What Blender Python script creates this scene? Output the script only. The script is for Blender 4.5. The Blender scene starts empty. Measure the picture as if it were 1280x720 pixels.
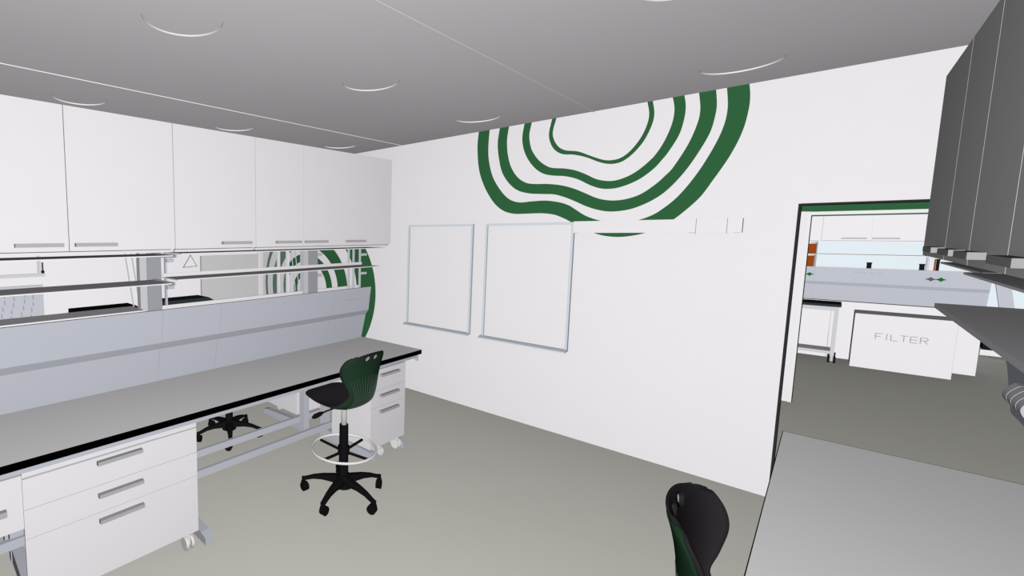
import bpy, bmesh, math, random
from mathutils import Vector, Matrix

scene = bpy.context.scene
C = scene.collection
PI = math.pi
R = math.radians

# ------------------------------------------------------------------ camera
EYE = (0.0, 0.0, 1.95)
cam_data = bpy.data.cameras.new('camera')
cam_data.sensor_fit = 'HORIZONTAL'
cam_data.sensor_width = 36.0
cam_data.lens = 574.7 / 1280.0 * 36.0
cam_data.shift_x = (640.0 - 373.0) / 1280.0
cam_data.shift_y = (350.0 - 360.0) / 1280.0
cam_data.clip_start = 0.02
cam_data.clip_end = 200
cam = bpy.data.objects.new('camera', cam_data)
cam.location = EYE
cam.rotation_euler = (R(90 - 5.66), 0, R(49.27))
C.objects.link(cam)
scene.camera = cam

# ------------------------------------------------------------------ light
scene.view_settings.view_transform = 'Standard'
scene.view_settings.look = 'None'
scene.view_settings.gamma = 1.0
scene.view_settings.use_curve_mapping = False
scene.view_settings.exposure = 0.0
scene.cycles.diffuse_bounces = 0
scene.cycles.glossy_bounces = 2
scene.cycles.transparent_max_bounces = 16

HEAD = 1.03
world = bpy.data.worlds.new('sky')
scene.world = world
world.use_nodes = True
bg = world.node_tree.nodes['Background']
bg.inputs['Color'].default_value = (0.76, 0.85, 0.90, 1)
bg.inputs['Strength'].default_value = 1.0
scene.cycles.use_fast_gi = True          # a little ambient sky light
scene.cycles.fast_gi_method = 'ADD'
world.light_settings.ao_factor = 0.032
world.light_settings.distance = 1.0

ld = bpy.data.lights.new('head_lamp', 'POINT')
ld.shadow_soft_size = 0.0
ld.use_shadow = False
ld.energy = 4 * PI * PI * HEAD
ld.use_nodes = True
nt = ld.node_tree
em = nt.nodes.get('Emission') or nt.nodes.new('ShaderNodeEmission')
fo = nt.nodes.new('ShaderNodeLightFalloff')
fo.inputs['Strength'].default_value = 1.0
nt.links.new(fo.outputs['Constant'], em.inputs['Strength'])
lo = bpy.data.objects.new('head_lamp', ld)
lo.location = EYE
C.objects.link(lo)


# ------------------------------------------------------------------ materials
def mat(name, rgb, rough=0.6, spec=0.0, metal=0.0, noise=0.012, scale=6.0):
    m = bpy.data.materials.new(name)
    m.use_nodes = True
    t = m.node_tree
    b = t.nodes['Principled BSDF']
    b.inputs['Roughness'].default_value = rough
    b.inputs['Metallic'].default_value = metal
    b.inputs['Specular IOR Level'].default_value = spec
    tc = t.nodes.new('ShaderNodeTexCoord')
    no = t.nodes.new('ShaderNodeTexNoise')
    no.inputs['Scale'].default_value = scale
    no.inputs['Detail'].default_value = 2.0
    ra = t.nodes.new('ShaderNodeValToRGB')
    lo_ = [max(0.0, c * (1 - noise)) for c in rgb]
    hi_ = [min(1.0, c * (1 + noise)) for c in rgb]
    ra.color_ramp.elements[0].color = (*lo_, 1)
    ra.color_ramp.elements[1].color = (*hi_, 1)
    t.links.new(tc.outputs['Object'], no.inputs['Vector'])
    t.links.new(no.outputs['Fac'], ra.inputs['Fac'])
    t.links.new(ra.outputs['Color'], b.inputs['Base Color'])
    return m


WALL = mat('white_paint', (0.80, 0.775, 0.80))
CEIL = mat('ceiling_board', (0.90, 0.87, 0.895))
FLOOR = mat('floor_vinyl', (0.69, 0.68, 0.622), noise=0.02, scale=3)
CAB = mat('white_laminate', (0.81, 0.79, 0.815))
CABSIDE = mat('white_carcass', (0.81, 0.79, 0.81))
HANDLE = mat('satin_handle', (0.46, 0.45, 0.46))
TOP = mat('worktop_grey', (0.965, 0.945, 0.965), noise=0.01)
BLACKEDGE = mat('black_edge', (0.0008, 0.0008, 0.001))
METAL = mat('grey_frame', (0.52, 0.53, 0.59))
LIGHTMETAL = mat('light_frame', (0.58, 0.58, 0.62))
POSTM = mat('grey_post', (0.34, 0.35, 0.38))
PANEL = mat('blue_grey_panel', (0.51, 0.528, 0.588))
SHELF = mat('shelf_board', (0.86, 0.83, 0.86))
ALU = mat('aluminium', (0.60, 0.65, 0.72))
BOARD = mat('whiteboard_face', (0.80, 0.775, 0.80))
GREEN = mat('green_paint', (0.030, 0.118, 0.046))
DARKGREEN = mat('dark_green_shell', (0.019, 0.047, 0.026), noise=0.02)
RIB = mat('green_grey_rib', (0.085, 0.115, 0.092))
SEATBLACK = mat('seat_black', (0.030, 0.027, 0.030))
PLASTIC = mat('black_plastic', (0.010, 0.009, 0.010))
CHROME = mat('chrome_tube', (0.50, 0.50, 0.50))
RINGM = mat('pale_ring', (0.82, 0.81, 0.79))
WHITEPL = mat('white_plastic', (0.80, 0.79, 0.80))
DARK = mat('black_casing', (0.012, 0.012, 0.014))
DARKBLUE = mat('charcoal_casing', (0.030, 0.036, 0.042))
GREYP = mat('grey_locker', (0.55, 0.54, 0.55))
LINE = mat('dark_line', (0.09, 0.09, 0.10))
JOINT = mat('panel_joint', (0.42, 0.44, 0.49))
FINELINE = mat('grey_line', (0.36, 0.36, 0.38))
ORANGE = mat('orange_card', (0.30, 0.060, 0.008))
BRIGHTGREEN = mat('green_tap', (0.01, 0.16, 0.015))
TAPGREY = mat('grey_tap', (0.12, 0.11, 0.13))
FRAMEBLACK = mat('black_frame', (0.03, 0.03, 0.033))


def glass(name, alpha, tint):
    m = bpy.data.materials.new(name)
    m.use_nodes = True
    t = m.node_tree
    for n in list(t.nodes):
        t.nodes.remove(n)
    out = t.nodes.new('ShaderNodeOutputMaterial')
    mix = t.nodes.new('ShaderNodeMixShader')
    tr = t.nodes.new('ShaderNodeBsdfTransparent')
    df = t.nodes.new('ShaderNodeBsdfDiffuse')
    df.inputs['Color'].default_value = (*tint, 1)
    mix.inputs[0].default_value = alpha
    t.links.new(tr.outputs[0], mix.inputs[1])
    t.links.new(df.outputs[0], mix.inputs[2])
    t.links.new(mix.outputs[0], out.inputs['Surface'])
    return m


FROST = glass('frosted_glass', 0.12, (0.45, 0.5, 0.55))
CLEAR = glass('clear_glass', 0.02, (0.8, 0.9, 0.95))


# ------------------------------------------------------------------ mesh helpers
def BM():
    return bmesh.new()


def box(bm, x0, x1, y0, y1, z0, z1, bev=0.0):
    r = bmesh.ops.create_cube(bm, size=1.0)
    v = r['verts']
    sx, sy, sz = abs(x1 - x0), abs(y1 - y0), abs(z1 - z0)
    for q in v:
        q.co = Vector(((x0 + x1) / 2 + q.co.x * sx, (y0 + y1) / 2 + q.co.y * sy, (z0 + z1) / 2 + q.co.z * sz))
    if bev > 0:
        e = list({e for q in v for e in q.link_edges})
        bmesh.ops.bevel(bm, geom=e, offset=bev, segments=2, profile=0.5, affect='EDGES')


def poly(bm, pts, d):
    """closed prism from the polygon pts pushed along the vector d"""
    d = Vector(d)
    a = [bm.verts.new(Vector(p)) for p in pts]
    b = [bm.verts.new(Vector(p) + d) for p in pts]
    n = len(pts)
    bm.faces.new(a)
    bm.faces.new(list(reversed(b)))
    for i in range(n):
        j = (i + 1) % n
        bm.faces.new((a[i], b[i], b[j], a[j]))


def cyl(bm, p0, p1, r0, r1=None, seg=20):
    r1 = r0 if r1 is None else r1
    p0, p1 = Vector(p0), Vector(p1)
    d = p1 - p0
    q = d.to_track_quat('Z', 'Y').to_matrix().to_4x4()
    m = Matrix.Translation((p0 + p1) / 2) @ q
    bmesh.ops.create_cone(bm, cap_ends=True, cap_tris=False, segments=seg, radius1=r0, radius2=r1, depth=d.length, matrix=m)


def tube(bm, pts, r, seg=8, closed=False):
    pts = [Vector(p) for p in pts]
    n = len(pts)
    rad = r if isinstance(r, (list, tuple)) else [r] * n
    rings = []
    up = Vector((0, 0, 1))
    for i, p in enumerate(pts):
        if closed:
            t = (pts[(i + 1) % n] - pts[(i - 1) % n])
        else:
            t = pts[min(i + 1, n - 1)] - pts[max(i - 1, 0)]
        t.normalize()
        a = t.cross(up)
        if a.length < 1e-4:
            a = t.cross(Vector((1, 0, 0)))
        a.normalize()
        b = a.cross(t)
        rings.append([bm.verts.new(p + (a * math.cos(2 * PI * k / seg) + b * math.sin(2 * PI * k / seg)) * rad[i]) for k in range(seg)])
    for i in range(n if closed else n - 1):
        A, B = rings[i], rings[(i + 1) % n]
        for k in range(seg):
            bm.faces.new((A[k], A[(k + 1) % seg], B[(k + 1) % seg], B[k]))
    if not closed:
        bm.faces.new(list(reversed(rings[0])))
        bm.faces.new(rings[-1])


def obj(name, bm, m, parent=None, smooth=False, pos=None):
    """links the bmesh as ONE object; the vertices are in room coordinates (or in the parent's own if the parent is marked local)"""
    bmesh.ops.recalc_face_normals(bm, faces=bm.faces)
    org = Vector((0, 0, 0))
    if parent is not None:
        p = parent
        while p.parent:
            p = p.parent
        if not p.get('_local'):
            org = p.location.copy()
    elif pos is not None:
        org = Vector(pos)
    else:
        xs = [v.co.x for v in bm.verts]; ys = [v.co.y for v in bm.verts]; zs = [v.co.z for v in bm.verts]
        org = Vector(((min(xs) + max(xs)) / 2, (min(ys) + max(ys)) / 2, min(zs)))
    for v in bm.verts:
        v.co -= org
    me = bpy.data.meshes.new(name)
    bm.to_mesh(me)
    bm.free()
    me.materials.append(m)
    if smooth:
        for p_ in me.polygons:
            p_.use_smooth = True
    o = bpy.data.objects.new(name, me)
    C.objects.link(o)
    if parent is not None:
        o.parent = parent
    else:
        o.location = org
    return o


def tag(o, label, cat, group=None):
    o['label'] = label
    o['category'] = cat
    if group:
        o['group'] = group
    return o


def thing(name, label, cat, loc, group=None, rot=0.0, local=False):
    o = bpy.data.objects.new(name, None)
    o.empty_display_size = 0.1
    o.location = loc
    o.rotation_euler = (0, 0, rot)
    C.objects.link(o)
    if local:
        o['_local'] = 1
    return tag(o, label, cat, group)


def struct(name, bm, m, parent=None):
    o = obj(name, bm, m, parent)
    o['kind'] = 'structure'
    return o


def onebox(name, m, dims, label, cat, group=None, bev=0.004):
    bm = BM()
    box(bm, *dims, bev=bev)
    return tag(obj(name, bm, m), label, cat, group)


def pbox(name, m, parent, *dims, bev=0.0, label=None):
    bm = BM()
    box(bm, *dims, bev=bev)
    o = obj(name, bm, m, parent)
    if label:
        o['label'] = label
    return o


def spline(pts, n=8):
    out = []
    P = [Vector((p[0], p[1])) for p in pts]
    for i in range(len(P) - 1):
        a = P[max(i - 1, 0)]; b = P[i]; c = P[i + 1]; d = P[min(i + 2, len(P) - 1)]
        for k in range(n):
            t = k / n
            out.append(0.5 * ((2 * b) + (c - a) * t + (2 * a - 5 * b + 4 * c - d) * t * t + (3 * b - a - 3 * c + d) * t ** 3))
    out.append(P[-1])
    return [(p.x, p.y) for p in out]


# ------------------------------------------------------------------ room shell
WM = 4.771           # front face of the wall with the green painting
WT = 0.10
CZ = 3.045
XL, XR = -6.485, 2.9
YB = -2.4
WN = 7.755           # wall across the corridor
YF = 14.0            # window wall of the far laboratory
DX0, DX1, DH = -0.181, 0.86, 2.164

bm = BM(); box(bm, XL - 0.2, 5.2, YB - 0.2, YF + 0.2, -0.12, 0.0); struct('floor', bm, FLOOR)
bm = BM(); box(bm, XL - 0.2, 5.2, YB - 0.2, YF + 0.2, CZ, CZ + 0.12); ceiling = struct('ceiling', bm, CEIL)

bm = BM()
box(bm, XL - 0.1, DX0, WM, WM + WT, 0, CZ)
box(bm, DX1, 5.2, WM, WM + WT, 0, CZ)
box(bm, DX0, DX1, WM, WM + WT, DH, CZ)
struct('wall_front', bm, WALL)
bm = BM(); box(bm, XL - 0.1, XL, YB - 0.1, WM, 0, CZ); struct('wall_left', bm, WALL)
bm = BM(); box(bm, XL - 0.1, 5.2, YB - 0.1, YB, 0, CZ); struct('wall_back', bm, WALL)
bm = BM(); box(bm, XR, XR + 0.1, YB, WM, 0, CZ); struct('wall_right', bm, WALL)
# corridor and far laboratory
NX0, NX1, NH = -0.189, 1.75, 2.166
bm = BM()
box(bm, -3.6, NX0, WN, WN + 0.08, 0, CZ)
box(bm, NX1, 5.2, WN, WN + 0.08, 0, CZ)
box(bm, NX0, NX1, WN, WN + 0.08, NH, CZ)
struct('wall_corridor', bm, WALL)
bm = BM(); box(bm, -3.7, -3.6, WM + WT, YF, 0, CZ); struct('wall_corridor_left', bm, WALL)
bm = BM(); box(bm, 5.1, 5.2, WM + WT, YF, 0, CZ); struct('wall_corridor_right', bm, WALL)
# far window wall: sill wall, head, piers and the glazing between
FW = ((-2.6, -0.9), (-0.8, 4.2))
bm = BM()
box(bm, -3.6, 5.1, YF, YF + 0.12, 0, 0.45)
box(bm, -3.6, 5.1, YF, YF + 0.12, 2.25, CZ)
box(bm, -3.6, -2.6, YF, YF + 0.12, 0.45, 2.25)
box(bm, 4.2, 5.1, YF, YF + 0.12, 0.45, 2.25)
struct('wall_far', bm, WALL)
for i, (a, b) in enumerate(FW):
    bm = BM()
    a2 = a - (0.0 if i == 0 else 0.05); b2 = b + (0.0 if i == len(FW) - 1 else 0.05)
    for (p, q, r_, s) in ((a2, a + 0.02, 0.45, 2.25), (b - 0.02, b2, 0.45, 2.25), (a, b, 0.45, 0.49), (a, b, 2.21, 2.25)):
        box(bm, p, q, YF + 0.01, YF + 0.09, r_, s)
    w = struct('window_%d' % (i + 1), bm, LIGHTMETAL)
    bm = BM(); box(bm, a + 0.02, b - 0.02, YF + 0.04, YF + 0.05, 0.49, 2.21)
    g = obj('pane', bm, CLEAR, w); g['kind'] = 'structure'
bm = BM(); box(bm, -3.6, 5.1, YF - 0.02, YF, 0, 0.09); struct('baseboard_far', bm, WHITEPL)

# doorway in the painted wall: thin black frame
bm = BM()
t = 0.013
box(bm, DX0 - 0.001, DX0 + t, WM - 0.004, WM + WT + 0.004, 0, DH + 0.0)
box(bm, DX1 - t, DX1 + 0.001, WM - 0.004, WM + WT + 0.004, 0, DH + 0.0)
box(bm, DX0 + t, DX1 - t, WM - 0.004, WM + WT + 0.004, DH - 0.012, DH + 0.001)
struct('door_1', bm, FRAMEBLACK)
# doorway across the corridor: white casing with green lining under the head
bm = BM()
box(bm, NX0 - 0.028, NX0, WN - 0.012, WN, 0, NH + 0.036)
box(bm, NX1, NX1 + 0.028, WN - 0.012, WN, 0, NH + 0.036)
box(bm, NX0, NX1, WN - 0.012, WN, NH, NH + 0.036)
d2 = struct('door_2', bm, WHITEPL)
bm = BM(); box(bm, NX0 + 0.006, NX1, WN - 0.005, WN + 0.09, NH - 0.012, NH)
lin = struct('lining', bm, GREEN, d2)
bm = BM(); box(bm, NX0, NX0 + 0.006, WN - 0.004, WN + 0.09, 0, NH)
struct('jamb_seal', bm, FRAMEBLACK, d2)

# ceiling joint strips
for i, (x, y0, y1) in enumerate(((-3.575, -1.5, WM), (-1.488, -1.5, WM), (0.6, -1.5, WM))):
    bm = BM(); box(bm, x - 0.004, x + 0.004, y0, y1, CZ - 0.006, CZ)
    struct('trim_%d' % (i + 1), bm, CEIL)

# round ceiling lights sunk into the ceiling: a short collar and a flat diffuser
REC = 0.012
def downlight(x, y, label):
    t = thing('ceiling_light', label, 'ceiling light', (x, y, CZ), 'round ceiling lights')
    bm = BM()
    n = 64
    prof = [(0.206, CZ), (0.206, CZ + REC), (0.203, CZ + REC), (0.203, CZ)]
    rings = [[bm.verts.new((x + r_ * math.cos(2 * PI * k / n), y + r_ * math.sin(2 * PI * k / n), z)) for k in range(n)] for r_, z in prof]
    for a, b in zip(rings, rings[1:] + rings[:1]):
        for k in range(n):
            bm.faces.new((a[k], a[(k + 1) % n], b[(k + 1) % n], b[k]))
    obj('rim', bm, CEIL, t, smooth=False)
    bm = BM(); cyl(bm, (x, y, CZ + REC - 0.003), (x, y, CZ + REC), 0.203, seg=n)
    obj('diffuser', bm, CEIL, t)


def cut(o, cutter):
    md = o.modifiers.new('cut', 'BOOLEAN')
    md.operation = 'DIFFERENCE'; md.solver = 'EXACT'; md.object = cutter
    bpy.context.view_layer.update()
    dg = bpy.context.evaluated_depsgraph_get()
    new = bpy.data.meshes.new_from_object(o.evaluated_get(dg))
    o.modifiers.clear()
    new.name = o.data.name
    o.data = new
    bpy.data.objects.remove(cutter)


LIGHTS = [(-2.262, 1.167, 'round flush ceiling light above the near worktop end, largest one on the ceiling'),
          (-2.275, 2.648, 'round flush ceiling light in mid ceiling straight above the drafting stool'),
          (-2.272, 4.182, 'round flush ceiling light close to the painted wall, above the whiteboards'),
          (-0.480, 4.180, 'round flush ceiling light close to the painted wall, right of the green rings'),
          (-0.480, 2.640, 'round flush ceiling light cut by the top edge of the photo'),
          (-4.070, 1.167, 'round flush ceiling light peeping over the wall cabinets, leftmost of the row'),
          (-4.082, 2.652, 'round flush ceiling light peeping over the wall cabinets, middle of the row'),
          (-4.070, 4.182, 'round flush ceiling light peeping over the wall cabinets, rightmost of the row')]
for a in LIGHTS:
    downlight(*a)
bm = BM()
for x, y, _ in LIGHTS:
    cyl(bm, (x, y, CZ - 0.05), (x, y, CZ + REC), 0.206, seg=64)
cut(ceiling, obj('cutter', bm, CEIL, pos=(0, 0, 0)))


# ------------------------------------------------------------------ green wall paintings
def band(bm, outer, inner, y, th=0.002, n=6):
    a = spline(outer, n); b = spline(inner, n)
    # same number of points on both edges
    def resample(p, m):
        L = [0]
        for q, r_ in zip(p, p[1:]):
            L.append(L[-1] + math.hypot(r_[0] - q[0], r_[1] - q[1]))
        out = []; j = 0
        for k in range(m):
            s = L[-1] * k / (m - 1)
            while j < len(L) - 2 and L[j + 1] < s:
                j += 1
            f = (s - L[j]) / max(1e-9, L[j + 1] - L[j])
            out.append((p[j][0] + (p[j + 1][0] - p[j][0]) * f, p[j][1] + (p[j + 1][1] - p[j][1]) * f))
        return out
    m = 140
    a = resample(a, m); b = resample(b, m)
    V = []
    for (p, q) in zip(a, b):
        V.append((bm.verts.new((p[0], y - th, p[1])), bm.verts.new((q[0], y - th, q[1])), bm.verts.new((p[0], y, p[1])), bm.verts.new((q[0], y, q[1]))))
    for s, u in zip(V, V[1:]):
        bm.faces.new((s[0], s[1], u[1], u[0]))
        bm.faces.new((s[0], u[0], u[2], s[2]))
        bm.faces.new((s[1], s[3], u[3], u[1]))
        bm.faces.new((s[2], u[2], u[3], s[3]))


Ao = [(-2.574, 3.045), (-2.583, 2.877), (-2.555, 2.644), (-2.486, 2.457), (-2.385, 2.295), (-2.281, 2.201), (-2.166, 2.161), (-2.042, 2.157), (-1.893, 2.156), (-1.778, 2.14), (-1.694, 2.105), (-1.632, 2.071), (-1.532, 2.013), (-1.43, 1.963), (-1.336, 1.936), (-1.232, 1.928), (-1.139, 1.939), (-1.05, 1.962), (-0.961, 2.006), (-0.863, 2.073), (-0.723, 2.226), (-0.645, 2.366), (-0.561, 2.538), (-0.504, 2.707), (-0.481, 2.861), (-0.48, 2.965), (-0.49, 3.045)]
Ai = [(-2.454, 3.045), (-2.461, 2.86), (-2.446, 2.713), (-2.396, 2.547), (-2.306, 2.403), (-2.213, 2.31), (-2.109, 2.273), (-1.987, 2.277), (-1.856, 2.277), (-1.729, 2.253), (-1.647, 2.22), (-1.6, 2.187), (-1.516, 2.127), (-1.444, 2.093), (-1.359, 2.066), (-1.275, 2.051), (-1.192, 2.05), (-1.112, 2.069), (-1.037, 2.097), (-0.966, 2.14), (-0.854, 2.25), (-0.748, 2.416), (-0.661, 2.606), (-0.611, 2.763), (-0.597, 2.9), (-0.611, 3.045)]
Bo = [(-2.345, 3.045), (-2.361, 2.893), (-2.34, 2.733), (-2.298, 2.585), (-2.22, 2.468), (-2.13, 2.393), (-2.021, 2.357), (-1.903, 2.343), (-1.788, 2.332), (-1.696, 2.302), (-1.593, 2.253), (-1.5, 2.204), (-1.4, 2.167), (-1.305, 2.151), (-1.188, 2.161), (-1.086, 2.196), (-0.989, 2.252), (-0.907, 2.328), (-0.815, 2.455), (-0.735, 2.609), (-0.682, 2.744), (-0.661, 2.882), (-0.662, 2.959), (-0.672, 3.045)]
Bi = [(-2.25, 3.045), (-2.264, 2.91), (-2.25, 2.768), (-2.212, 2.639), (-2.144, 2.531), (-2.056, 2.465), (-1.965, 2.445), (-1.85, 2.436), (-1.73, 2.414), (-1.62, 2.376), (-1.516, 2.324), (-1.426, 2.277), (-1.348, 2.254), (-1.273, 2.247), (-1.185, 2.258), (-1.092, 2.294), (-0.996, 2.37), (-0.936, 2.436), (-0.896, 2.488), (-0.815, 2.652), (-0.767, 2.806), (-0.755, 2.916), (-0.771, 3.045)]
Co = [(-2.095, 3.045), (-2.111, 2.918), (-2.095, 2.809), (-2.053, 2.706), (-1.981, 2.606), (-1.898, 2.54), (-1.806, 2.511), (-1.7, 2.495), (-1.594, 2.46), (-1.491, 2.399), (-1.411, 2.363), (-1.344, 2.351), (-1.271, 2.355), (-1.183, 2.382), (-1.1, 2.426), (-1.02, 2.495), (-0.969, 2.562), (-0.932, 2.619), (-0.873, 2.743), (-0.848, 2.869), (-0.846, 2.966), (-0.859, 3.045)]
Ci = [(-2.025, 3.045), (-2.043, 2.937), (-2.033, 2.845), (-2.003, 2.759), (-1.932, 2.661), (-1.843, 2.595), (-1.773, 2.577), (-1.71, 2.568), (-1.619, 2.543), (-1.526, 2.498), (-1.445, 2.449), (-1.367, 2.424), (-1.293, 2.42), (-1.213, 2.442), (-1.137, 2.485), (-1.059, 2.556), (-1.014, 2.612), (-0.965, 2.707), (-0.925, 2.834), (-0.915, 2.947), (-0.932, 3.045)]
Do = [(-1.838, 3.045), (-1.86, 2.918), (-1.845, 2.829), (-1.8, 2.75), (-1.729, 2.702), (-1.635, 2.685), (-1.531, 2.649), (-1.416, 2.59), (-1.331, 2.566), (-1.251, 2.577), (-1.176, 2.633), (-1.106, 2.726), (-1.06, 2.839), (-1.045, 2.936), (-1.062, 3.045)]
Di = [(-1.80, 3.045), (-1.826, 2.927), (-1.812, 2.846), (-1.766, 2.774), (-1.704, 2.734), (-1.597, 2.709), (-1.494, 2.657), (-1.393, 2.61), (-1.322, 2.599), (-1.253, 2.614), (-1.189, 2.667), (-1.129, 2.755), (-1.092, 2.851), (-1.08, 2.942), (-1.098, 3.045)]
bm = BM()
for a, b in ((Ao, Ai), (Bo, Bi), (Co, Ci), (Do, Di)):
    band(bm, a, b, WM)
tag(obj('wall_mural', bm, GREEN), 'large green contour rings painted above the whiteboards, cut by the ceiling', 'mural', 'green contour murals')


def wavy(cx, cz, r_, a0, a1, sx=1.0, sz=1.0, wob=0.06, ph=0.0, n=40):
    out = []
    for k in range(n + 1):
        a = a0 + (a1 - a0) * k / n
        q = r_ * (1 + wob * math.sin(3 * a + ph) + 0.4 * wob * math.sin(2 * a + 1.3 * ph))
        out.append((cx + sx * q * math.cos(a), cz + sz * q * math.sin(a)))
    return out


bm = BM()
for co, ro, ci, ri in ((-5.19, 1.225, -5.33, 1.03), (-5.345, 0.87, -5.355, 0.69), (-5.35, 0.57, -5.35, 0.45), (-5.37, 0.28, -5.37, 0.20)):
    o_ = wavy(co, 1.10, ro, 0, 2 * PI, 1.0, 0.98, 0.012, 0.4, 60)
    i_ = wavy(ci, 1.10, ri, 0, 2 * PI, 1.0, 0.98, 0.012, 0.4, 60)
    band(bm, o_, i_, WM, n=2)
tag(obj('wall_mural', bm, GREEN), 'green contour rings painted low on the wall behind the left bench shelves', 'mural', 'green contour murals')
bm = BM()
band(bm, wavy(0.3, 3.05, 1.45, PI * 1.0, PI * 2.0, 2.0, 0.592, 0.0), wavy(0.3, 3.05, 0.85, PI * 1.0, PI * 2.0, 2.0, 0.592, 0.0), WN, n=2)
tag(obj('wall_mural', bm, GREEN), 'green painted band above the second doorway, seen through the nearer doorway', 'mural', 'green contour murals')

# ------------------------------------------------------------------ whiteboards and wall trunking
def whiteboard(x0, x1, label):
    t = thing('whiteboard', label, 'whiteboard', ((x0 + x1) / 2, WM, 0.83), 'framed whiteboards')
    z0, z1 = 0.835, 2.064
    f = 0.022; d = 0.030
    pbox('writing_surface', BOARD, t, x0 + f, x1 - f, WM - 0.012, WM, z0, z1 - f)
    for (a, b) in ((x0, x0 + f), (x1 - f, x1)):
        pbox('frame_side', ALU, t, a, b, WM - d, WM, z0, z1)
    pbox('frame_top', ALU, t, x0 + f, x1 - f, WM - d, WM, z1 - f, z1)
    pbox('frame_bottom', ALU, t, x0 + f, x1 - f, WM - d, WM, z0, z0 + 0.018)
    bm = BM()
    poly(bm, [(x0 - 0.02, WM, z0 + 0.005), (x0 - 0.02, WM - 0.075, z0 - 0.010), (x0 - 0.02, WM - 0.075, z0 + 0.004), (x0 - 0.02, WM - 0.068, z0 + 0.004), (x0 - 0.02, WM - 0.03, z0 + 0.018), (x0 - 0.02, WM, z0 + 0.018)], (x1 - x0 + 0.02, 0, 0))
    obj('pen_tray', bm, ALU, t)


whiteboard(-3.436, -2.585, 'aluminium-framed whiteboard nearest the bench, narrower-looking left one of the pair')
whiteboard(-2.441, -1.586, 'aluminium-framed whiteboard under the green rings, right one of the pair')

t = thing('wall_trunking', 'white boxed-in trunking on the wall crossing the bottom of the green rings', 'trunking', (-1.0, WM, 1.96))
pbox('casing', BOARD, t, -1.584, -0.452, WM - 0.05, WM, 1.964, 2.070)
for x in (-0.715, -0.535):
    pbox('cover_joint', LINE, t, x - 0.0012, x + 0.0012, WM - 0.0508, WM - 0.049, 1.955, 2.073)
for x in (-1.565, -0.74, -0.48):
    pbox('clip', FINELINE, t, x - 0.016, x + 0.016, WM - 0.051, WM - 0.03, 1.9615, 1.9645)

# ------------------------------------------------------------------ bench modules
# every bench is described by u (distance out from its centre line towards the user), v (along it), z
class Frame:
    def __init__(s, kind, c):
        s.k, s.c = kind, c

    def p(s, u, v, z):
        if s.k == 'L':
            return (s.c + u, v, z)
        if s.k == 'R':
            return (s.c - u, v, z)
        return (v, s.c - u, z)

    def box(s, bm, u0, u1, v0, v1, z0, z1, bev=0.0):
        a = s.p(u0, v0, z0); b = s.p(u1, v1, z1)
        box(bm, a[0], b[0], a[1], b[1], a[2], b[2], bev)

    def pb(s, name, m, par, u0, u1, v0, v1, z0, z1, bev=0.0, label=None):
        bm = BM(); s.box(bm, u0, u1, v0, v1, z0, z1, bev)
        o = obj(name, bm, m, par)
        if label:
            o['label'] = label
        return o

    def d(s, du, dv, dz):
        a = Vector(s.p(du, dv, dz)) - Vector(s.p(0, 0, 0))
        return a


LB = Frame('L', -3.2)
RB = Frame('R', 0.707)
FB = Frame('F', 11.412)


def worktop(F, v0, v1, label, group='lab worktops', u0=0.06, m=None):
    t = thing('worktop', label, 'worktop', F.p(0.5, (v0 + v1) / 2, 0.862), group)
    F.pb('slab', m or TOP, t, u0, 0.809, v0, v1 - 0.003, 0.864, 0.900)
    bm = BM()
    F.box(bm, 0.809, 0.812, v0, v1, 0.862, 0.9005)
    F.box(bm, u0, 0.809, v1 - 0.003, v1, 0.862, 0.9005)
    o = obj('edge_band', bm, m or BLACKEDGE, t); o['label'] = 'black front edge'
    return t


def bench_frame(F, v0, v1, legs, label, group='bench stands', side=1):
    t = thing('bench_stand', label, 'bench stand', F.p(0.3 * side, (v0 + v1) / 2, 0), group)
    S = side
    bm = BM()
    F.box(bm, S * 0.770, S * 0.782, v0, v1 - 0.03, 0.826, 0.863)
    obj('apron', bm, METAL, t)
    F.pb('apron_bracket', LIGHTMETAL, t, S * 0.755, S * 0.785, v1 - 0.03, v1 - 0.012, 0.795, 0.863)
    F.pb('rail', METAL, t, S * 0.135, S * 0.165, v0, v1 - 0.12, 0.092, 0.150)
    for v in legs:
        l = F.pb('leg', METAL, t, S * 0.08, S * 0.145, v - 0.035, v + 0.035, 0.0, 0.863)
        bm = BM()
        poly(bm, [F.p(S * 0.145, v - 0.03, 0.0), F.p(S * 0.76, v - 0.03, 0.0), F.p(S * 0.76, v - 0.03, 0.045), F.p(S * 0.70, v - 0.03, 0.06), F.p(S * 0.145, v - 0.03, 0.09)], F.d(0, 0.06, 0))
        obj('foot', bm, METAL, l)
        F.pb('arm', LIGHTMETAL, l, S * 0.145, S * 0.77, v - 0.02, v + 0.02, 0.832, 0.863)
    return t


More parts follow.
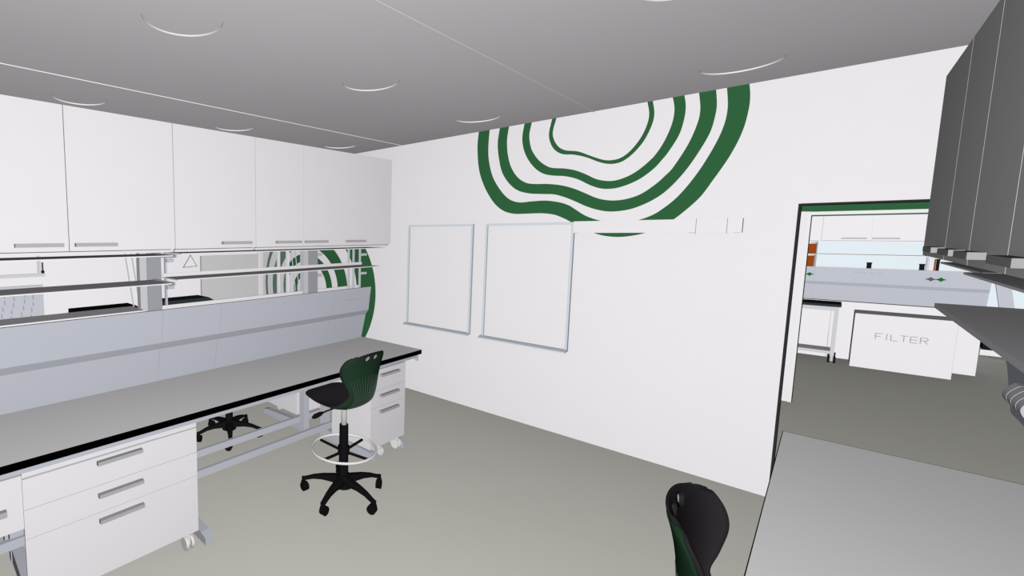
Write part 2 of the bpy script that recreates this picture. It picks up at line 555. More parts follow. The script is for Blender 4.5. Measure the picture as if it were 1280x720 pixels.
def spine(F, v0, v1, posts, label, seams=(), group='bench service spines', two_sided=True):
    t = thing('service_spine', label, 'service panel', F.p(0, (v0 + v1) / 2, 0.9), group)
    prof = [(0.222, 1.432), (0.192, 1.197), (0.156, 1.147), (0.100, 0.901), (0.085, 0.901), (0.141, 1.150), (0.177, 1.199), (0.197, 1.432)]
    bm = BM()
    poly(bm, [F.p(u, v0, z) for u, z in prof], F.d(0, v1 - v0, 0))
    o = obj('front_panel', bm, PANEL, t); o['label'] = 'blue-grey front panel facing the worktop'
    if two_sided:
        bm = BM()
        poly(bm, [F.p(u, v0, z) for u, z in ((0.052, 0.901), (0.064, 0.901), (0.064, 1.437), (0.052, 1.437))], F.d(0, v1 - v0, 0))
        o = obj('back_panel', bm, CABSIDE, t); o['label'] = 'white panel of the far side'
    for v in seams:
        for (ua, za, ub, zb) in ((0.2225, 1.428, 0.1925, 1.20), (0.1565, 1.145, 0.1005, 0.905)):
            bm = BM()
            poly(bm, [F.p(ua - 0.001, v - 0.0012, za), F.p(ua + 0.0008, v - 0.0012, za), F.p(ub + 0.0008, v - 0.0012, zb), F.p(ub - 0.001, v - 0.0012, zb)], F.d(0, 0.0024, 0))
            obj('panel_joint', bm, JOINT, t)
    for v, w in posts:
        F.pb('post', POSTM, t, 0.02, 0.090, v, v + w, 1.20, 1.855, label='grey upright post')
        F.pb('post_flange', LIGHTMETAL, t, 0.03, 0.086, v - 0.05, v, 1.20, 1.855)
        if F.k == 'F':
            continue
        F.pb('slotted_rail', METAL, t, -0.03, -0.012, v + w + 0.075, v + w + 0.090, 1.42, 1.85)
        for z in (1.745, 1.545):
            F.pb('rail_lug', METAL, t, -0.012, 0.012, v + w + 0.080, v + w + 0.135, z, z + 0.026)
        for dv in (-0.075, -0.03):
            bm = BM()
            tube(bm, [F.p(-0.03, v + dv - 0.035, 1.85), F.p(-0.03, v + dv + 0.02, 1.43)], 0.0045, 8)
            obj('stay_rod', bm, METAL, t)
    return t


def shelf(F, u0, u1, v0, v1, z, label, group, brackets=(), lip=False, m=None, th=0.007):
    t = thing('shelf', label, 'shelf', F.p((u0 + u1) / 2, (v0 + v1) / 2, z - 0.02), group)
    F.pb('board', m or SHELF, t, u0, u1, v0, v1, z - th, z)
    if lip:
        F.pb('back_lip', CABSIDE, t, u0 - 0.006, u0, v0, v1, z - th, z + 0.026)
    for v in brackets:
        bm = BM()
        poly(bm, [F.p(0.095, v, z + 0.006), F.p(u1 + 0.035, v, z + 0.006), F.p(u1 + 0.035, v, z - 0.014), F.p(0.095, v, z - 0.028)], F.d(0, 0.012, 0))
        o = obj('bracket', bm, LIGHTMETAL, t); o['label'] = 'pale metal bracket'
    return t


def handle_on(F, door, u, va, vb, z, h=0.020, dep=0.030):
    bm = BM()
    F.box(bm, u, u + dep, va, vb, z - h / 2, z + h / 2)
    return obj('handle', bm, HANDLE, door)


def wall_cabinet(F, v0, doors, label, group, front=0.453, back=0.10, z0=1.857, z1=2.64, shadow_strip=True):
    """doors: list of (width end, handle v0, handle v1)"""
    v1 = doors[-1][0]
    t = thing('wall_cabinet', label, 'wall cabinet', F.p((front + back) / 2, (v0 + v1) / 2, z0), group)
    F.pb('carcass', CABSIDE, t, back, front - 0.021, v0 + 0.001, v1 - 0.001, z0 + 0.002, z1 - 0.001)
    if shadow_strip:
        F.pb('bottom_shadow', LINE, t, front - 0.030, front - 0.004, v0 + 0.001, v1 - 0.03, z0 - 0.004, z0)  # dark strip stands in for the shadow line under the doors
        F.pb('valance', CABSIDE, t, front - 0.035, front - 0.010, v0 + 0.001, v1 - 0.03, z0 - 0.020, z0 - 0.004)
    a = v0
    for ve, ha, hb in doors:
        dr = F.pb('door', CAB, t, front - 0.019, front, a + 0.002, ve - 0.002, z0, z1)
        if ha is not None:
            handle_on(F, dr, front, ha, hb, 1.892)
        a = ve
    return t


def caster(bm_wheel, bm_fork, F, u, v, r_=0.042):
    for s in (-0.018, 0.018):
        cyl(bm_wheel, F.p(u - 0.0, v + s - 0.008, r_), F.p(u - 0.0, v + s + 0.008, r_), r_, seg=20)
    cyl(bm_fork, F.p(u, v - 0.012, r_), F.p(u, v + 0.012, r_), 0.012, seg=10)
    F.box(bm_fork, u - 0.02, u + 0.02, v - 0.009, v + 0.009, r_ - 0.01, r_ + 0.05)
    cyl(bm_fork, F.p(u, v, r_ + 0.045), F.p(u, v, 0.121), 0.02, seg=10)


def pedestal(F, v0, v1, label, group, ztop=0.808, back=0.30, hlen=0.24, S=1, inset=0.001):
    """three-drawer mobile pedestal, front at u = .76"""
    front = 0.76
    t = thing('drawer_pedestal', label, 'drawer pedestal', F.p(S * 0.55, (v0 + v1) / 2, 0), group)
    F.pb('carcass', CABSIDE, t, S * back, S * (front - 0.018), v0 + inset, v1 - 0.001, 0.122, ztop)
    zz = [ztop, 0.629, 0.479, 0.122]; zh = (0.756, 0.577, 0.435)
    c = (v0 + v1) / 2
    for i in range(3):
        dr = F.pb('drawer', CAB, t, S * (front - 0.018), S * front, v0, v1, zz[i + 1] + 0.0012, zz[i] - 0.0012)
        zc = zh[i]
        bm = BM()
        F.box(bm, S * front, S * (front + 0.028), c - hlen / 2, c + hlen / 2, zc - 0.010, zc + 0.010)
        obj('handle', bm, HANDLE, dr)
    for (u, v) in ((front - 0.05, v0 + 0.17), (front - 0.05, v1 - 0.05), (back + 0.06, v0 + 0.17), (back + 0.06, v1 - 0.05)):
        bw, bf = BM(), BM()
        caster(bw, bf, F, S * u, v)
        k = obj('caster', bw, WHITEPL, t)
        obj('fork', bf, WHITEPL, k)
    return t


# ---- left bench
worktop(LB, -0.9, 3.545, 'long grey worktop with black edge on the left, running under the blue-grey panel')
bench_frame(LB, -0.9, 3.545, (0.41, 1.36, 3.0, 3.40), 'grey steel frame with low rail and splayed feet carrying the left worktop')
bench_frame(LB, -0.9, 3.5, (0.41, 1.36, 2.93), 'grey steel frame of the far worktop, its foot seen below the left bench', side=-1)
t = thing('worktop', 'far worktop beyond the blue-grey panel, under the two dark instruments', 'worktop', LB.p(-0.5, 1.3, 0.862))
LB.pb('slab', TOP, t, 0.045, -0.53, -0.9, 3.50, 0.864, 0.9)
spine(LB, -0.9, 3.52, ((1.285, 0.105), (2.80, 0.115)), 'long blue-grey service panel standing at the back of the left worktop', seams=(1.334, 1.80, 3.0, 0.29))
sp = bpy.data.objects['service_spine']
for v, u in ((3.34, 0.075), (3.41, 0.075), (3.505, 0.075)):
    LB.pb('slotted_rail', LIGHTMETAL, sp, u, u + 0.016, v - 0.008, v + 0.008, 1.36, 1.855)
for z in (1.735, 1.545):
    LB.pb('rail_lug', LIGHTMETAL, sp, 0.075, 0.092, 3.513, 3.60, z, z + 0.024)
LB.pb('end_outlet_plate', FINELINE, sp, 0.205, 0.2095, 3.16, 3.42, 1.322, 1.325)
G1 = 'shelves over the left bench'
shelf(LB, 0.10, 0.405, -0.9, 1.318, 1.634, 'near middle shelf over the left bench, left of the grey post', G1, (1.319,))
shelf(LB, 0.11, 0.435, -0.9, 1.318, 1.8165, 'near top shelf right below the handles, left of the grey post', G1, (1.319,))
shelf(LB, 0.0, 0.225, -0.9, 1.205, 1.446, 'lowest shelf resting on the blue-grey panel, left of the grey post', G1)
shelf(LB, 0.10, 0.335, 1.395, 3.515, 1.647, 'long middle shelf over the left bench, right of the grey post', G1, (), True)
shelf(LB, 0.15, 0.395, 1.395, 3.515, 1.8255, 'long top shelf over the left bench, right of the grey post', G1)
GC = 'wall cabinets over the left bench'
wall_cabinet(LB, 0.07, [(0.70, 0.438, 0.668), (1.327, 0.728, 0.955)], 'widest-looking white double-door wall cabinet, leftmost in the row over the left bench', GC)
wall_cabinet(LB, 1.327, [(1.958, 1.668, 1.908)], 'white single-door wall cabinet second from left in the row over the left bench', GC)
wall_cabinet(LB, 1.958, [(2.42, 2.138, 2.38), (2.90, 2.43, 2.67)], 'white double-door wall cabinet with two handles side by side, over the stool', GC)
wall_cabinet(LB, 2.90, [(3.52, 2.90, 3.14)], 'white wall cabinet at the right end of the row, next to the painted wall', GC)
pedestal(LB, 0.362, 1.283, 'wide white three-drawer pedestal on casters under the near left worktop', 'white drawer pedestals', inset=0.075, ztop=0.785)
pedestal(LB, 2.905, 3.378, 'narrow white three-drawer pedestal behind the stool at the worktop end', 'white drawer pedestals', hlen=0.25)
pedestal(LB, 2.94, 3.42, 'white pedestal on the far side, its plain side seen beneath the left worktop', 'white drawer pedestals', S=-1, back=0.24)
t = thing('hanging_drawer', 'white drawer unit hung under the left worktop, cut off by the photo edge', 'drawer unit', LB.p(0.6, 0, 0.53))
LB.pb('carcass', CABSIDE, t, 0.35, 0.742, -0.55, 0.355, 0.548, 0.808)
d = LB.pb('drawer', CAB, t, 0.742, 0.76, -0.55, 0.3605, 0.540, 0.808)
bm = BM(); LB.box(bm, 0.76, 0.788, 0.0, 0.292, 0.640, 0.668); obj('handle', bm, HANDLE, d)
t = thing('pull_out_tray', 'slim white pull-out tray between worktop and wide pedestal', 'tray', LB.p(0.6, 0.7, 0.81))
LB.pb('tray_board', CAB, t, 0.40, 0.7605, 0.362, 1.283, 0.790, 0.822)
LB.pb('tray_lip', METAL, t, 0.7605, 0.764, 0.37, 1.04, 0.7875, 0.7925)

# ---- right bench
worktop(RB, -0.9, 3.521, 'grey worktop in the lower right corner, on the doorway side')
bench_frame(RB, -0.9, 3.5, (0.41, 3.0), 'grey steel stand under the lower right worktop')
spine(Frame('R', 0.735), -0.9, 3.52, ((1.25, 0.08), (2.70, 0.08)), 'dark-looking service panel end at the right edge of the photo')
sp = bpy.data.objects.get('service_spine.001')
for i in range(4):
    v = 3.22 - 0.072 * i
    bm = BM()
    n = 10
    pts = [RB.p(0.15, v, 1.275)] + [RB.p(0.200 + 0.026 * math.sin(PI * k / n), v, 1.275 + 0.095 * k / n) for k in range(n + 1)] + [RB.p(0.15, v, 1.37)]
    poly(bm, pts, (0, 0.066, 0))
    o = obj('outlet_hood', bm, LIGHTMETAL, sp); o['label'] = 'small rounded outlet hood on the panel'
G2 = 'shelves over the right bench'
shelf(RB, 0.10, 0.390, -0.9, 3.52, 1.642, 'dark-looking middle shelf over the right worktop, its corner pointing at the filter unit', G2, th=0.02)
shelf(RB, 0.10, 0.390, 2.62, 3.52, 1.828, 'short upper shelf tip right under the dark cabinets', G2)
shelf(RB, 0.10, 0.425, -0.9, 2.61, 1.828, 'long upper shelf band right under the dark cabinet handles', G2)
GR = 'wall cabinets over the right bench'
RF = 0.440
wall_cabinet(RB, 2.90, [(3.52, 2.905, 3.145)], 'shaded wall cabinet on the right, nearest to the doorway wall', GR, front=RF, shadow_strip=False)
wall_cabinet(RB, 1.958, [(2.435, 2.185, 2.405), (2.90, 2.50, 2.74)], 'shaded double-door wall cabinet on the right, between the end one and the photo edge', GR, front=RF, shadow_strip=False)
wall_cabinet(RB, 1.327, [(1.958, 1.70, 1.94)], 'shaded wall cabinet on the right, cut off by the photo edge', GR, front=RF, shadow_strip=False)


# ------------------------------------------------------------------ drafting stools
def shell_mesh(off, prof, width, vs=26, smax=1.0):
    """grid along the seat-and-back profile; off pushes it outwards"""
    P = spline([(p[0], p[1]) for p in prof], 6)
    W = spline([(i, w) for i, w in enumerate(width)], 6)
    Q = spline([(i, p[2]) for i, p in enumerate(prof)], 6)   # lateral cupping
    K = spline([(i, p[3]) for i, p in enumerate(prof)], 6)   # raise of the seat edges
    n = len(P)
    base = []
    for i in range(n):
        row = []
        for k in range(vs + 1):
            q = smax * (-1 + 2 * k / vs)
            y = W[i][1] * math.sin(q * PI / 2 * 0.92) / math.sin(PI / 2 * 0.92)
            row.append(Vector((P[i][0] + Q[i][1] * q * q, y, P[i][1] + K[i][1] * q * q)))
        base.append(row)
    grid = []
    for i in range(n):
        row = []
        for k in range(vs + 1):
            du = base[min(i + 1, n - 1)][k] - base[max(i - 1, 0)][k]
            dv = base[i][min(k + 1, vs)] - base[i][max(k - 1, 0)]
            nn = du.cross(dv)
            nn.normalize()
            row.append(tuple(base[i][k] + nn * off))
        grid.append(row)
    return grid


PROF = [  # x forward, z, cup forward at the edges (back), lift at the edges (seat)
    (0.290, 0.765, -0.05, -0.012), (0.255, 0.780, -0.03, -0.004), (0.165, 0.770, 0.0, 0.004), (0.06, 0.745, 0.0, 0.014), (-0.05, 0.728, 0.0, 0.028),
    (-0.125, 0.732, 0.02, 0.04), (-0.180, 0.772, 0.045, 0.03), (-0.204, 0.84, 0.040, 0.012), (-0.214, 0.915, 0.066, 0.0), (-0.222, 0.99, 0.088, 0.0),
    (-0.230, 1.05, 0.082, -0.002), (-0.242, 1.105, 0.064, -0.012), (-0.258, 1.143, 0.045, -0.030)]
WID = [0.130, 0.180, 0.206, 0.214, 0.205, 0.182, 0.148, 0.138, 0.164, 0.196, 0.208, 0.194, 0.145]


def surf(bm, g0, g1):
    A = [[bm.verts.new(p) for p in r_] for r_ in g0]
    B = [[bm.verts.new(p) for p in r_] for r_ in g1]
    n, m = len(A), len(A[0])
    for i in range(n - 1):
        for k in range(m - 1):
            bm.faces.new((A[i][k], A[i][k + 1], A[i + 1][k + 1], A[i + 1][k]))
            bm.faces.new((B[i][k], B[i + 1][k], B[i + 1][k + 1], B[i][k + 1]))
    rim = [(0, k) for k in range(m)] + [(i, m - 1) for i in range(1, n)] + [(n - 1, k) for k in range(m - 2, -1, -1)] + [(i, 0) for i in range(n - 2, 0, -1)]
    for a, b in zip(rim, rim[1:] + rim[:1]):
        bm.faces.new((A[a[0]][a[1]], B[a[0]][a[1]], B[b[0]][b[1]], A[b[0]][b[1]]))


def drill(o, cutters):
    """cuts the two hand holes through a shell mesh"""
    for c in cutters:
        bmc = BM()
        cyl(bmc, c[0], c[1], 0.0175, seg=24)
        for v in bmc.verts:
            v.co.y = c[0][1] + (v.co.y - c[0][1]) * 1.45
        me = bpy.data.meshes.new('cutter')
        bmesh.ops.recalc_face_normals(bmc, faces=bmc.faces)
        bmc.to_mesh(me); bmc.free()
        oc = bpy.data.objects.new('cutter', me)
        C.objects.link(oc)
        md = o.modifiers.new('hole', 'BOOLEAN')
        md.operation = 'DIFFERENCE'; md.solver = 'EXACT'; md.object = oc
        oc.location = (0, 0, 0)
        par, mw = o.parent, o.matrix_basis.copy()
        o.parent = None
        bpy.context.view_layer.update()
        dg = bpy.context.evaluated_depsgraph_get()
        new = bpy.data.meshes.new_from_object(o.evaluated_get(dg))
        o.modifiers.clear()
        old = o.data
        o.data = new
        new.name = old.name
        bpy.data.objects.remove(oc)
        o.parent = par
        o.matrix_basis = mw


def make_stool(label):
    t = thing('drafting_stool', label, 'stool', (0, 0, 0), 'green-backed drafting stools', local=True)
    # inner black liner and the green outer shell
    full0 = shell_mesh(0.000, PROF, WID)
    full1 = shell_mesh(0.007, PROF, WID)
    bm = BM(); surf(bm, full0, full1)
    seat = obj('seat_liner', bm, SEATBLACK, t, smooth=True); seat['label'] = 'black seat and inner back'
    ps, ws = PROF, WID
    g0 = shell_mesh(0.0075, ps, ws, smax=0.93); g1 = shell_mesh(0.0105, ps, ws, smax=0.93)
    k0 = 24
    bm = BM(); surf(bm, g0[k0:-3], g1[k0:-3])
    back = obj('back_shell', bm, DARKGREEN, t, smooth=True); back['label'] = 'dark green outer back'
    cut = [((-0.40, y, 1.118), (-0.10, y, 1.090)) for y in (-0.042, 0.042)]
    drill(seat, cut); drill(back, cut)
    # fanned ribs on the outer back
    gr = shell_mesh(0.0110, ps, ws, vs=52, smax=0.93)
    bm = BM()
    for k in range(6, 48, 3):
        pts = []
        hi = 54 - int(abs(k - 26) * 0.15)
        for i in range(28, hi):
            f = (i - 28) / (hi - 28)
            kk = 26 + (k - 26) * (0.72 + 0.28 * f)
            a = int(kk); b = min(a + 1, 52); w = kk - a
            p = Vector(gr[i][a]) * (1 - w) + Vector(gr[i][b]) * w
            pts.append(p)
        tube(bm, pts, [0.0009 + 0.0018 * math.sin(PI * j / (len(pts) - 1)) for j in range(len(pts))], 5)
    rb = obj('rib_relief', bm, RIB, back, smooth=True)
    # under-seat plate, lever
    bm = BM(); box(bm, -0.07, 0.09, -0.06, 0.06, 0.690, 0.720, 0.01)
    obj('seat_plate', bm, PLASTIC, t)
    bm = BM()
    tube(bm, [(0.02, 0.05, 0.69), (0.03, 0.16, 0.685), (0.035, 0.20, 0.68)], 0.006, 8)
    tube(bm, [(0.034, 0.19, 0.682), (0.036, 0.215, 0.678), (0.040, 0.26, 0.672), (0.042, 0.285, 0.668)], [0.008, 0.016, 0.018, 0.009], 10)
    obj('height_lever', bm, PLASTIC, t, smooth=True)
    # gas column
    bm = BM(); cyl(bm, (0, 0, 0.50), (0, 0, 0.70), 0.021, seg=20)
    o = obj('gas_piston', bm, CHROME, t, smooth=True); o['label'] = 'bright steel piston'
    bm = BM(); cyl(bm, (0, 0, 0.10), (0, 0, 0.552), 0.037, 0.033, seg=24)
    obj('column_sleeve', bm, PLASTIC, t, smooth=False)
    # foot ring with four spokes
    bm = BM()
    tube(bm, [(0.238 * math.cos(2 * PI * k / 56), 0.238 * math.sin(2 * PI * k / 56), 0.368) for k in range(56)], 0.0095, 10, closed=True)
    fr = obj('foot_ring', bm, RINGM, t, smooth=True); fr['label'] = 'pale round foot ring'
    for k in range(4):
        a = k * PI / 2 + 0.05
        bm = BM()
        tube(bm, [(0.03 * math.cos(a), 0.03 * math.sin(a), 0.345), (0.228 * math.cos(a), 0.228 * math.sin(a), 0.357)], 0.0105, 8)
        obj('spoke', bm, PLASTIC, fr)
    bm = BM(); cyl(bm, (0, 0, 0.325), (0, 0, 0.385), 0.044, seg=24); obj('ring_collar', bm, PLASTIC, fr)
    # five-star base
    bm = BM(); cyl(bm, (0, 0, 0.075), (0, 0, 0.165), 0.068, 0.052, seg=30)
    hub = obj('base_hub', bm, PLASTIC, t)
    for k in range(5):
        a = k * 2 * PI / 5 + R(32)
        dx, dy = math.cos(a), math.sin(a)
        bm = BM()
        rings = []
        for (r_, z, hw, hh) in ((0.03, 0.128, 0.036, 0.030), (0.09, 0.130, 0.032, 0.022), (0.16, 0.128, 0.026, 0.016), (0.23, 0.116, 0.021, 0.012), (0.28, 0.098, 0.018, 0.011), (0.313, 0.088, 0.016, 0.011)):
            c = Vector((dx * r_, dy * r_, z)); s = Vector((-dy, dx, 0))
            rings.append([bm.verts.new(c + s * hw * q + Vector((0, 0, hh * w))) for q, w in ((-1, -1), (1, -1), (1, 0.4), (0.6, 1), (-0.6, 1), (-1, 0.4))])
        for A, B in zip(rings, rings[1:]):
            for j in range(6):
                bm.faces.new((A[j], A[(j + 1) % 6], B[(j + 1) % 6], B[j]))
        bm.faces.new(rings[0]); bm.faces.new(rings[-1])
        leg = obj('leg', bm, PLASTIC, t)
        bm = BM()
        cx, cy = dx * 0.31, dy * 0.31
        q = a + 0.9 + 0.5 * k
        wx, wy = math.cos(q), math.sin(q)
        ox, oy = -wy * 0.018, wx * 0.018
        for s in (-1, 1):
            c = Vector((cx + ox + wx * 0.011 * s, cy + oy + wy * 0.012 * s, 0.033))
            cyl(bm, c - Vector((wx, wy, 0)) * 0.008, c + Vector((wx, wy, 0)) * 0.009, 0.033, seg=20)
        cyl(bm, (cx, cy, 0.03), (cx, cy, 0.10), 0.013, seg=12)
        box(bm, cx - 0.014, cx + 0.014, cy - 0.014, cy + 0.014, 0.045, 0.072, 0.004)
        obj('caster', bm, PLASTIC, leg)
    return t


def dup(root, loc, rotz, label):
    r_ = root.copy(); C.objects.link(r_); r_.location = loc; r_.rotation_euler = (0, 0, rotz)
    r_['label'] = label
    for ch in list(root.children):
        c = ch.copy(); C.objects.link(c); c.parent = r_
        for g in list(ch.children):
            d = g.copy(); C.objects.link(d); d.parent = c
    return r_


stool = make_stool('dark green backed drafting stool on casters standing at the left worktop')
stool.location = (-2.268, 2.398, 0)
stool.rotation_euler = (0, 0, R(182))
dup(stool, (-0.02, 1.80, 0), R(0), 'black drafting stool seen from the front at the bottom, beside the lower right worktop')
dup(stool, (-3.70, 2.30, 0), R(10), 'drafting stool on the far side, only its black star base seen under the left worktop')

# ------------------------------------------------------------------ far aisle behind the left bench
XW = XL
t = thing('whiteboard', 'small framed board high on the left wall, seen between the near shelves', 'whiteboard', (XW, 0.6, 1.42))
pbox('writing_surface', BOARD, t, XW, XW + 0.012, -0.2, 1.30, 1.46, 2.4)
pbox('frame_bottom', LIGHTMETAL, t, XW, XW + 0.04, -0.24, 1.345, 1.425, 1.465)
pbox('frame_side', LIGHTMETAL, t, XW, XW + 0.03, 1.27, 1.305, 1.465, 2.4)
pbox('frame_corner', LINE, t, XW + 0.005, XW + 0.035, 1.318, 1.332, 1.47, 1.60)
pbox('knob', DARK, t, XW + 0.03, XW + 0.06, 1.305, 1.335, 1.465, 1.50)

t = thing('vent_panel', 'bluish perforated panel on the left wall, seen under the middle shelf', 'vent panel', (XW, 0.5, 0.6))
pbox('sheet', PANEL, t, XW, XW + 0.03, -0.2, 1.315, 0.55, 1.32)
rnd = random.Random(3)
for j in range(5):
    for k in range(6):
        y = 0.80 + 0.105 * j - 0.014 * k + rnd.uniform(-0.008, 0.008); z = 1.25 - 0.08 * k - 0.04 * (j % 2)
        pbox('slot', FINELINE, t, XW + 0.03, XW + 0.0312, y - 0.007, y + 0.007, z - 0.028, z + 0.028)

t = thing('warning_sign', 'white triangular sign with dark outline on the left wall behind the shelves', 'sign', (XW, 3.37, 1.43))
bm = BM()
Q = [(3.245, 1.442), (3.492, 1.452), (3.378, 1.640)]
cy, cz = sum(q[0] for q in Q) / 3, sum(q[1] for q in Q) / 3
poly(bm, [(XW, a, b) for a, b in Q], (0.004, 0, 0)); obj('outline', bm, LINE, t)
bm = BM(); poly(bm, [(XW + 0.003, cy + (a - cy) * 0.86, cz + (b - cz) * 0.86) for a, b in Q], (0.003, 0, 0)); obj('face', bm, WALL, t)

t = thing('storage_locker', 'tall grey locker against the left wall, seen between the shelves', 'locker', (XW + 0.2, 4.1, 0))
pbox('body', GREYP, t, XW + 0.005, XW + 0.03, 3.54, 4.66, 0.0, 1.612)
pbox('door', GREYP, t, XW + 0.03, XW + 0.045, 3.54, 4.66, 0.08, 1.612)
pbox('side_edge', CABSIDE, t, XW + 0.005, XW + 0.046, 4.66, 4.70, 0.0, 1.612)

t = thing('glazed_cabinet', 'tall glass-fronted cabinet before the low green rings, behind the left bench', 'cabinet', (-5.95, 4.5, 0))
yg = 4.62
for x in (-6.40, -5.86, -5.63):
    pbox('stile', CABSIDE, t, x - 0.02, x + 0.02, yg - 0.02, yg + 0.02, 0, 1.95)
pbox('head_rail', CABSIDE, t, -6.38, -5.65, yg - 0.02, yg + 0.02, 1.9, 1.95)
pbox('plinth', CABSIDE, t, -6.42, -5.61, yg - 0.03, yg + 0.10, 0, 0.10)
for a, b in ((-6.38, -5.88), (-5.84, -5.65)):
    pbox('pane', FROST, t, a, b, yg - 0.004, yg + 0.004, 0.10, 1.9)

# dark instruments standing on the far worktop
def instrument(v0, v1, u0, u1, zt, label, m, skew=0.08):
    t = thing('bench_instrument', label, 'laboratory instrument', LB.p((u0 + u1) / 2, (v0 + v1) / 2, 0.9), 'dark instruments on the far worktop')
    bm = BM(); LB.box(bm, u0, u1, v0, v1 - 0.0, 0.915, zt - 0.10, 0.012); obj('housing', bm, m, t)
    bm = BM()
    poly(bm, [LB.p(u1 + 0.0, v0, zt - 0.10), LB.p(u1, v1, zt - 0.10), LB.p(u1 - 0.02, v1 - skew, zt), LB.p(u1 - 0.02, v0 + 0.01, zt)], LB.d(u0 - u1 + 0.04, 0, 0))
    obj('lid', bm, m, t)
    for v in (v0 + 0.05, v1 - 0.05):
        for u in (u0 + 0.05, u1 - 0.05):
            bm = BM(); cyl(bm, LB.p(u, v, 0.9), LB.p(u, v, 0.918), 0.015, seg=12); obj('foot', bm, DARK, t)
    return t


instrument(0.90, 1.40, -0.50, -0.26, 1.402, 'flat black instrument behind the near end of the blue-grey panel', DARK, 0.05)
instrument(1.52, 2.14, -0.50, -0.26, 1.412, 'charcoal instrument with slanted end right of the grey post', DARKBLUE, 0.16)

# ------------------------------------------------------------------ far laboratory through both doorways
t = worktop(FB, -1.3, 0.145, m=DARKBLUE, label= 'short dark-edged top of the wheeled table in the far laboratory', u0=0.30)
t = thing('table_frame', 'grey wheeled table frame with low shelf in the far laboratory', 'table frame', FB.p(0.6, -0.2, 0))
FB.pb('apron', LIGHTMETAL, t, 0.745, 0.785, -1.25, 0.08, 0.80, 0.858)
for v in (-1.24, 0.085):
    for u in (0.36, 0.76):
        l = FB.pb('leg', LIGHTMETAL, t, u, u + 0.03, v, v + 0.04, 0.11, 0.862)
        bm = BM()
        for s in (-0.03, 0.03):
            cyl(bm, FB.p(u + 0.015, v + 0.02 + s - 0.012, 0.05), FB.p(u + 0.015, v + 0.02 + s + 0.012, 0.05), 0.05, seg=18)
        obj('caster', bm, DARK, l)
        bm = BM(); cyl(bm, FB.p(u + 0.015, v + 0.02, 0.03), FB.p(u + 0.015, v + 0.02, 0.12), 0.018, seg=10); obj('caster_stem', bm, LIGHTMETAL, l)
FB.pb('low_shelf', SHELF, t, 0.38, 0.775, -1.23, 0.085, 0.15, 0.175)
FB.pb('low_rail', LIGHTMETAL, t, 0.775, 0.786, -1.19, 0.080, 0.135, 0.18)

# white base units under the far panel
def base_unit(v0, v1, label, zt=0.905):
    t = thing('base_cabinet', label, 'base cabinet', FB.p(0.25, (v0 + v1) / 2, 0), 'white base cabinets in the far laboratory')
    FB.pb('carcass', CABSIDE, t, -0.2, 0.265, v0 + 0.002, v1 - 0.002, 0.0, zt - 0.006)
    FB.pb('door', CAB, t, 0.265, 0.283, v0 + 0.002, v1 - 0.002, 0.0, zt)


base_unit(-1.3, 0.05, 'white base cabinet behind the wheeled table in the far laboratory')
base_unit(0.05, 1.412, 'white base cabinet behind the filter unit in the far laboratory')

# filter unit with raised lettering
t = thing('filter_unit', 'white box unit lettered FILTER on the far laboratory floor', 'filter unit', (0.72, 10.85, 0))
bm = BM(); box(bm, 0.283, 1.165, 10.592, 11.11, 0.0, 0.797, 0.004); obj('body', bm, WALL, t)
# letters drawn as outline strokes in the front plane
def letters(word, x0, z0, h, w, gap, y):
    S = {'F': [((0, 0), (0, 1)), ((0, 1), (1, 1)), ((0, .5), (.75, .5))], 'I': [((.5, 0), (.5, 1)), ((.5, 1), (.75, 1))], 'L': [((0, 0), (0, 1)), ((0, 0), (1, 0))],
         'T': [((0, 1), (1, 1)), ((.45, 0), (.45, 1))], 'E': [((0, 0), (0, 1)), ((0, 1), (1, 1)), ((0, .5), (.9, .5)), ((0, 0), (1, 0))],
         'R': [((0, 0), (0, 1)), ((0, 1), (.85, 1)), ((.85, 1), (1, .8)), ((1, .8), (.85, .52)), ((.85, .52), (0, .52)), ((.45, .52), (1, 0))]}
    x = x0
    for ch in word:
        ww = w * (0.5 if ch == 'I' else 1.0)
        bm = BM()
        for (a, b) in S[ch]:
            p = Vector((x + a[0] * ww, 0, z0 + a[1] * h)); q = Vector((x + b[0] * ww, 0, z0 + b[1] * h))
            dd = (q - p).normalized(); nn = Vector((-dd.z, 0, dd.x)) * 0.0042
            poly(bm, [(p.x - nn.x, y, p.z - nn.z), (q.x - nn.x, y, q.z - nn.z), (q.x + nn.x, y, q.z + nn.z), (p.x + nn.x, y, p.z + nn.z)], (0, -0.002, 0))
        o = obj('letter', bm, FINELINE, t)
        x += ww + gap


letters('FILTER', 0.492, 0.445, 0.085, 0.062, 0.022, 10.592)

spine(FB, -1.3, 1.44, ((-0.2, 0.03),), 'pale blue-grey service panel of the far laboratory bench, with small taps', seams=(-0.17,))
sp = bpy.data.objects.get('service_spine.002')
def tap(v, z, m, label):
    bm = BM()
    u = 0.222
    c = FB.p(u + 0.03, v, z)
    poly(bm, [FB.p(u + 0.024, v - 0.05, z), FB.p(u + 0.024, v - 0.018, z + 0.014), FB.p(u + 0.024, v, z + 0.032), FB.p(u + 0.024, v + 0.018, z + 0.014), FB.p(u + 0.024, v + 0.05, z), FB.p(u + 0.024, v + 0.018, z - 0.014), FB.p(u + 0.024, v, z - 0.032), FB.p(u + 0.024, v - 0.018, z - 0.014)], FB.d(0.014, 0, 0))
    cyl(bm, FB.p(u - 0.02, v, z), FB.p(u + 0.03, v, z), 0.009, seg=10)
    o = obj('tap', bm, m, sp); o['label'] = label


tap(-0.222, 1.31, BRIGHTGREEN, 'green tap')
tap(0.945, 1.31, TAPGREY, 'grey tap')
tap(1.03, 1.31, BRIGHTGREEN, 'green tap')
for i in range(4):
    v = 0.235 + 0.075 * i
    FB.pb('socket_plate', FINELINE, sp, 0.213, 0.2162, v, v + 0.05, 1.362, 1.366)

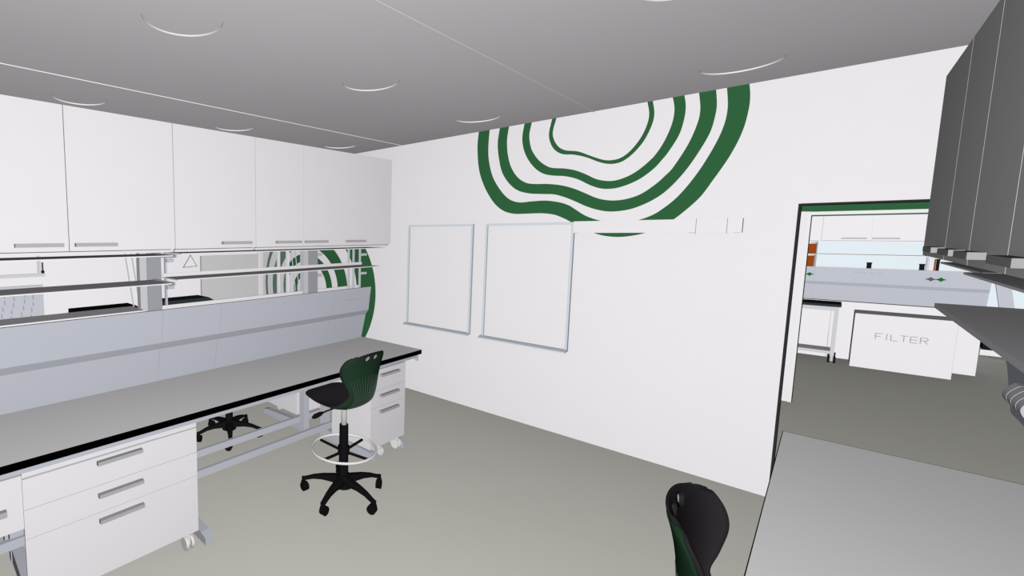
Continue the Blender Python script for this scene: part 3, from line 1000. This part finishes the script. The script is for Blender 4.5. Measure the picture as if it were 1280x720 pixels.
G3 = 'shelves of the far laboratory bench'
shelf(FB, 0.1, 0.36, -1.3, 1.30, 1.642, 'middle shelf of the far laboratory bench, in front of the bright window', G3)
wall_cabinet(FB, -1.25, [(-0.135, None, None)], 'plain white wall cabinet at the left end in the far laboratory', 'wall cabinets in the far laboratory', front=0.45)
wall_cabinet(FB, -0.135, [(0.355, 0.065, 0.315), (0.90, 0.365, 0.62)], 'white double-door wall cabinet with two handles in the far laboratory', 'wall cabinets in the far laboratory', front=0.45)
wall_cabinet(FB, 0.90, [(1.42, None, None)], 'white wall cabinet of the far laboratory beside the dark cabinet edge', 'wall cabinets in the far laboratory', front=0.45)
for z in (1.83,):
    pass
def carton(v0, v1, z0, z1, label, m, name='carton', cat='box', group=None, u0=0.17, u1=0.30):
    t = thing(name, label, cat, FB.p((u0 + u1) / 2, (v0 + v1) / 2, z0), group)
    FB.pb('body', m, t, u0, u1, v0, v1, z0, z1 - 0.02, bev=0.003)
    FB.pb('lid', m, t, u0 - 0.003, u1 + 0.003, v0 - 0.003, v1 + 0.003, z1 - 0.02, z1)
    return t


carton(-0.33, -0.180, 1.643, 1.800, 'orange box on the middle shelf in the far laboratory, upper of two', ORANGE, group='orange boxes')
carton(-0.36, -0.190, 1.433, 1.608, 'orange box on the panel ledge in the far laboratory, lower of two', ORANGE, group='orange boxes', u0=0.198, u1=0.219)
carton(0.352, 0.400, 1.433, 1.525, 'little black box on the ledge in mid window, far laboratory', DARK, 'carton', 'box', 'little black boxes', 0.198, 0.219)
carton(0.835, 0.882, 1.433, 1.525, 'little black box on the ledge beside a grey post, far laboratory', DARK, 'carton', 'box', 'little black boxes', 0.198, 0.219)
bm = BM(); FB.box(bm, 0.12, 0.16, 0.895, 0.912, 1.20, 1.85)
tag(obj('shelf_post', bm, METAL), 'thin grey post between the black box and white box, far laboratory', 'post')
carton(0.915, 0.958, 1.433, 1.60, 'white box file on the ledge beside the orange folder', WALL, 'box_file', 'file', None, 0.198, 0.219)
carton(0.960, 0.973, 1.433, 1.60, 'thin orange folder between white and black files, far laboratory', ORANGE, 'folder', 'file', None, 0.198, 0.219)
carton(0.976, 1.005, 1.433, 1.60, 'black file next to the orange folder, far laboratory', DARK, 'box_file', 'file', None, 0.198, 0.219)

# slanted brace and low dark case by the far windows
bm = BM(); poly(bm, [(1.62, 12.6, 1.42), (1.75, 12.6, 1.42), (1.98, 12.6, 0.0), (1.85, 12.6, 0.0)], (0, 0.05, 0))
tag(obj('slanted_brace', bm, METAL), 'slanted grey brace in front of the far window, at the right edge', 'brace')
t = thing('floor_case', 'low black case on the far floor behind the filter unit', 'case', (2.2, 13.3, 0))
pbox('body', DARK, t, 1.7, 3.0, 13.2, 13.6, 0.09, 0.34, bev=0.01)
pbox('plinth', WHITEPL, t, 1.68, 3.02, 13.18, 13.62, 0.0, 0.09)
for o in list(bpy.data.objects):
    if '_local' in o:
        del o['_local']
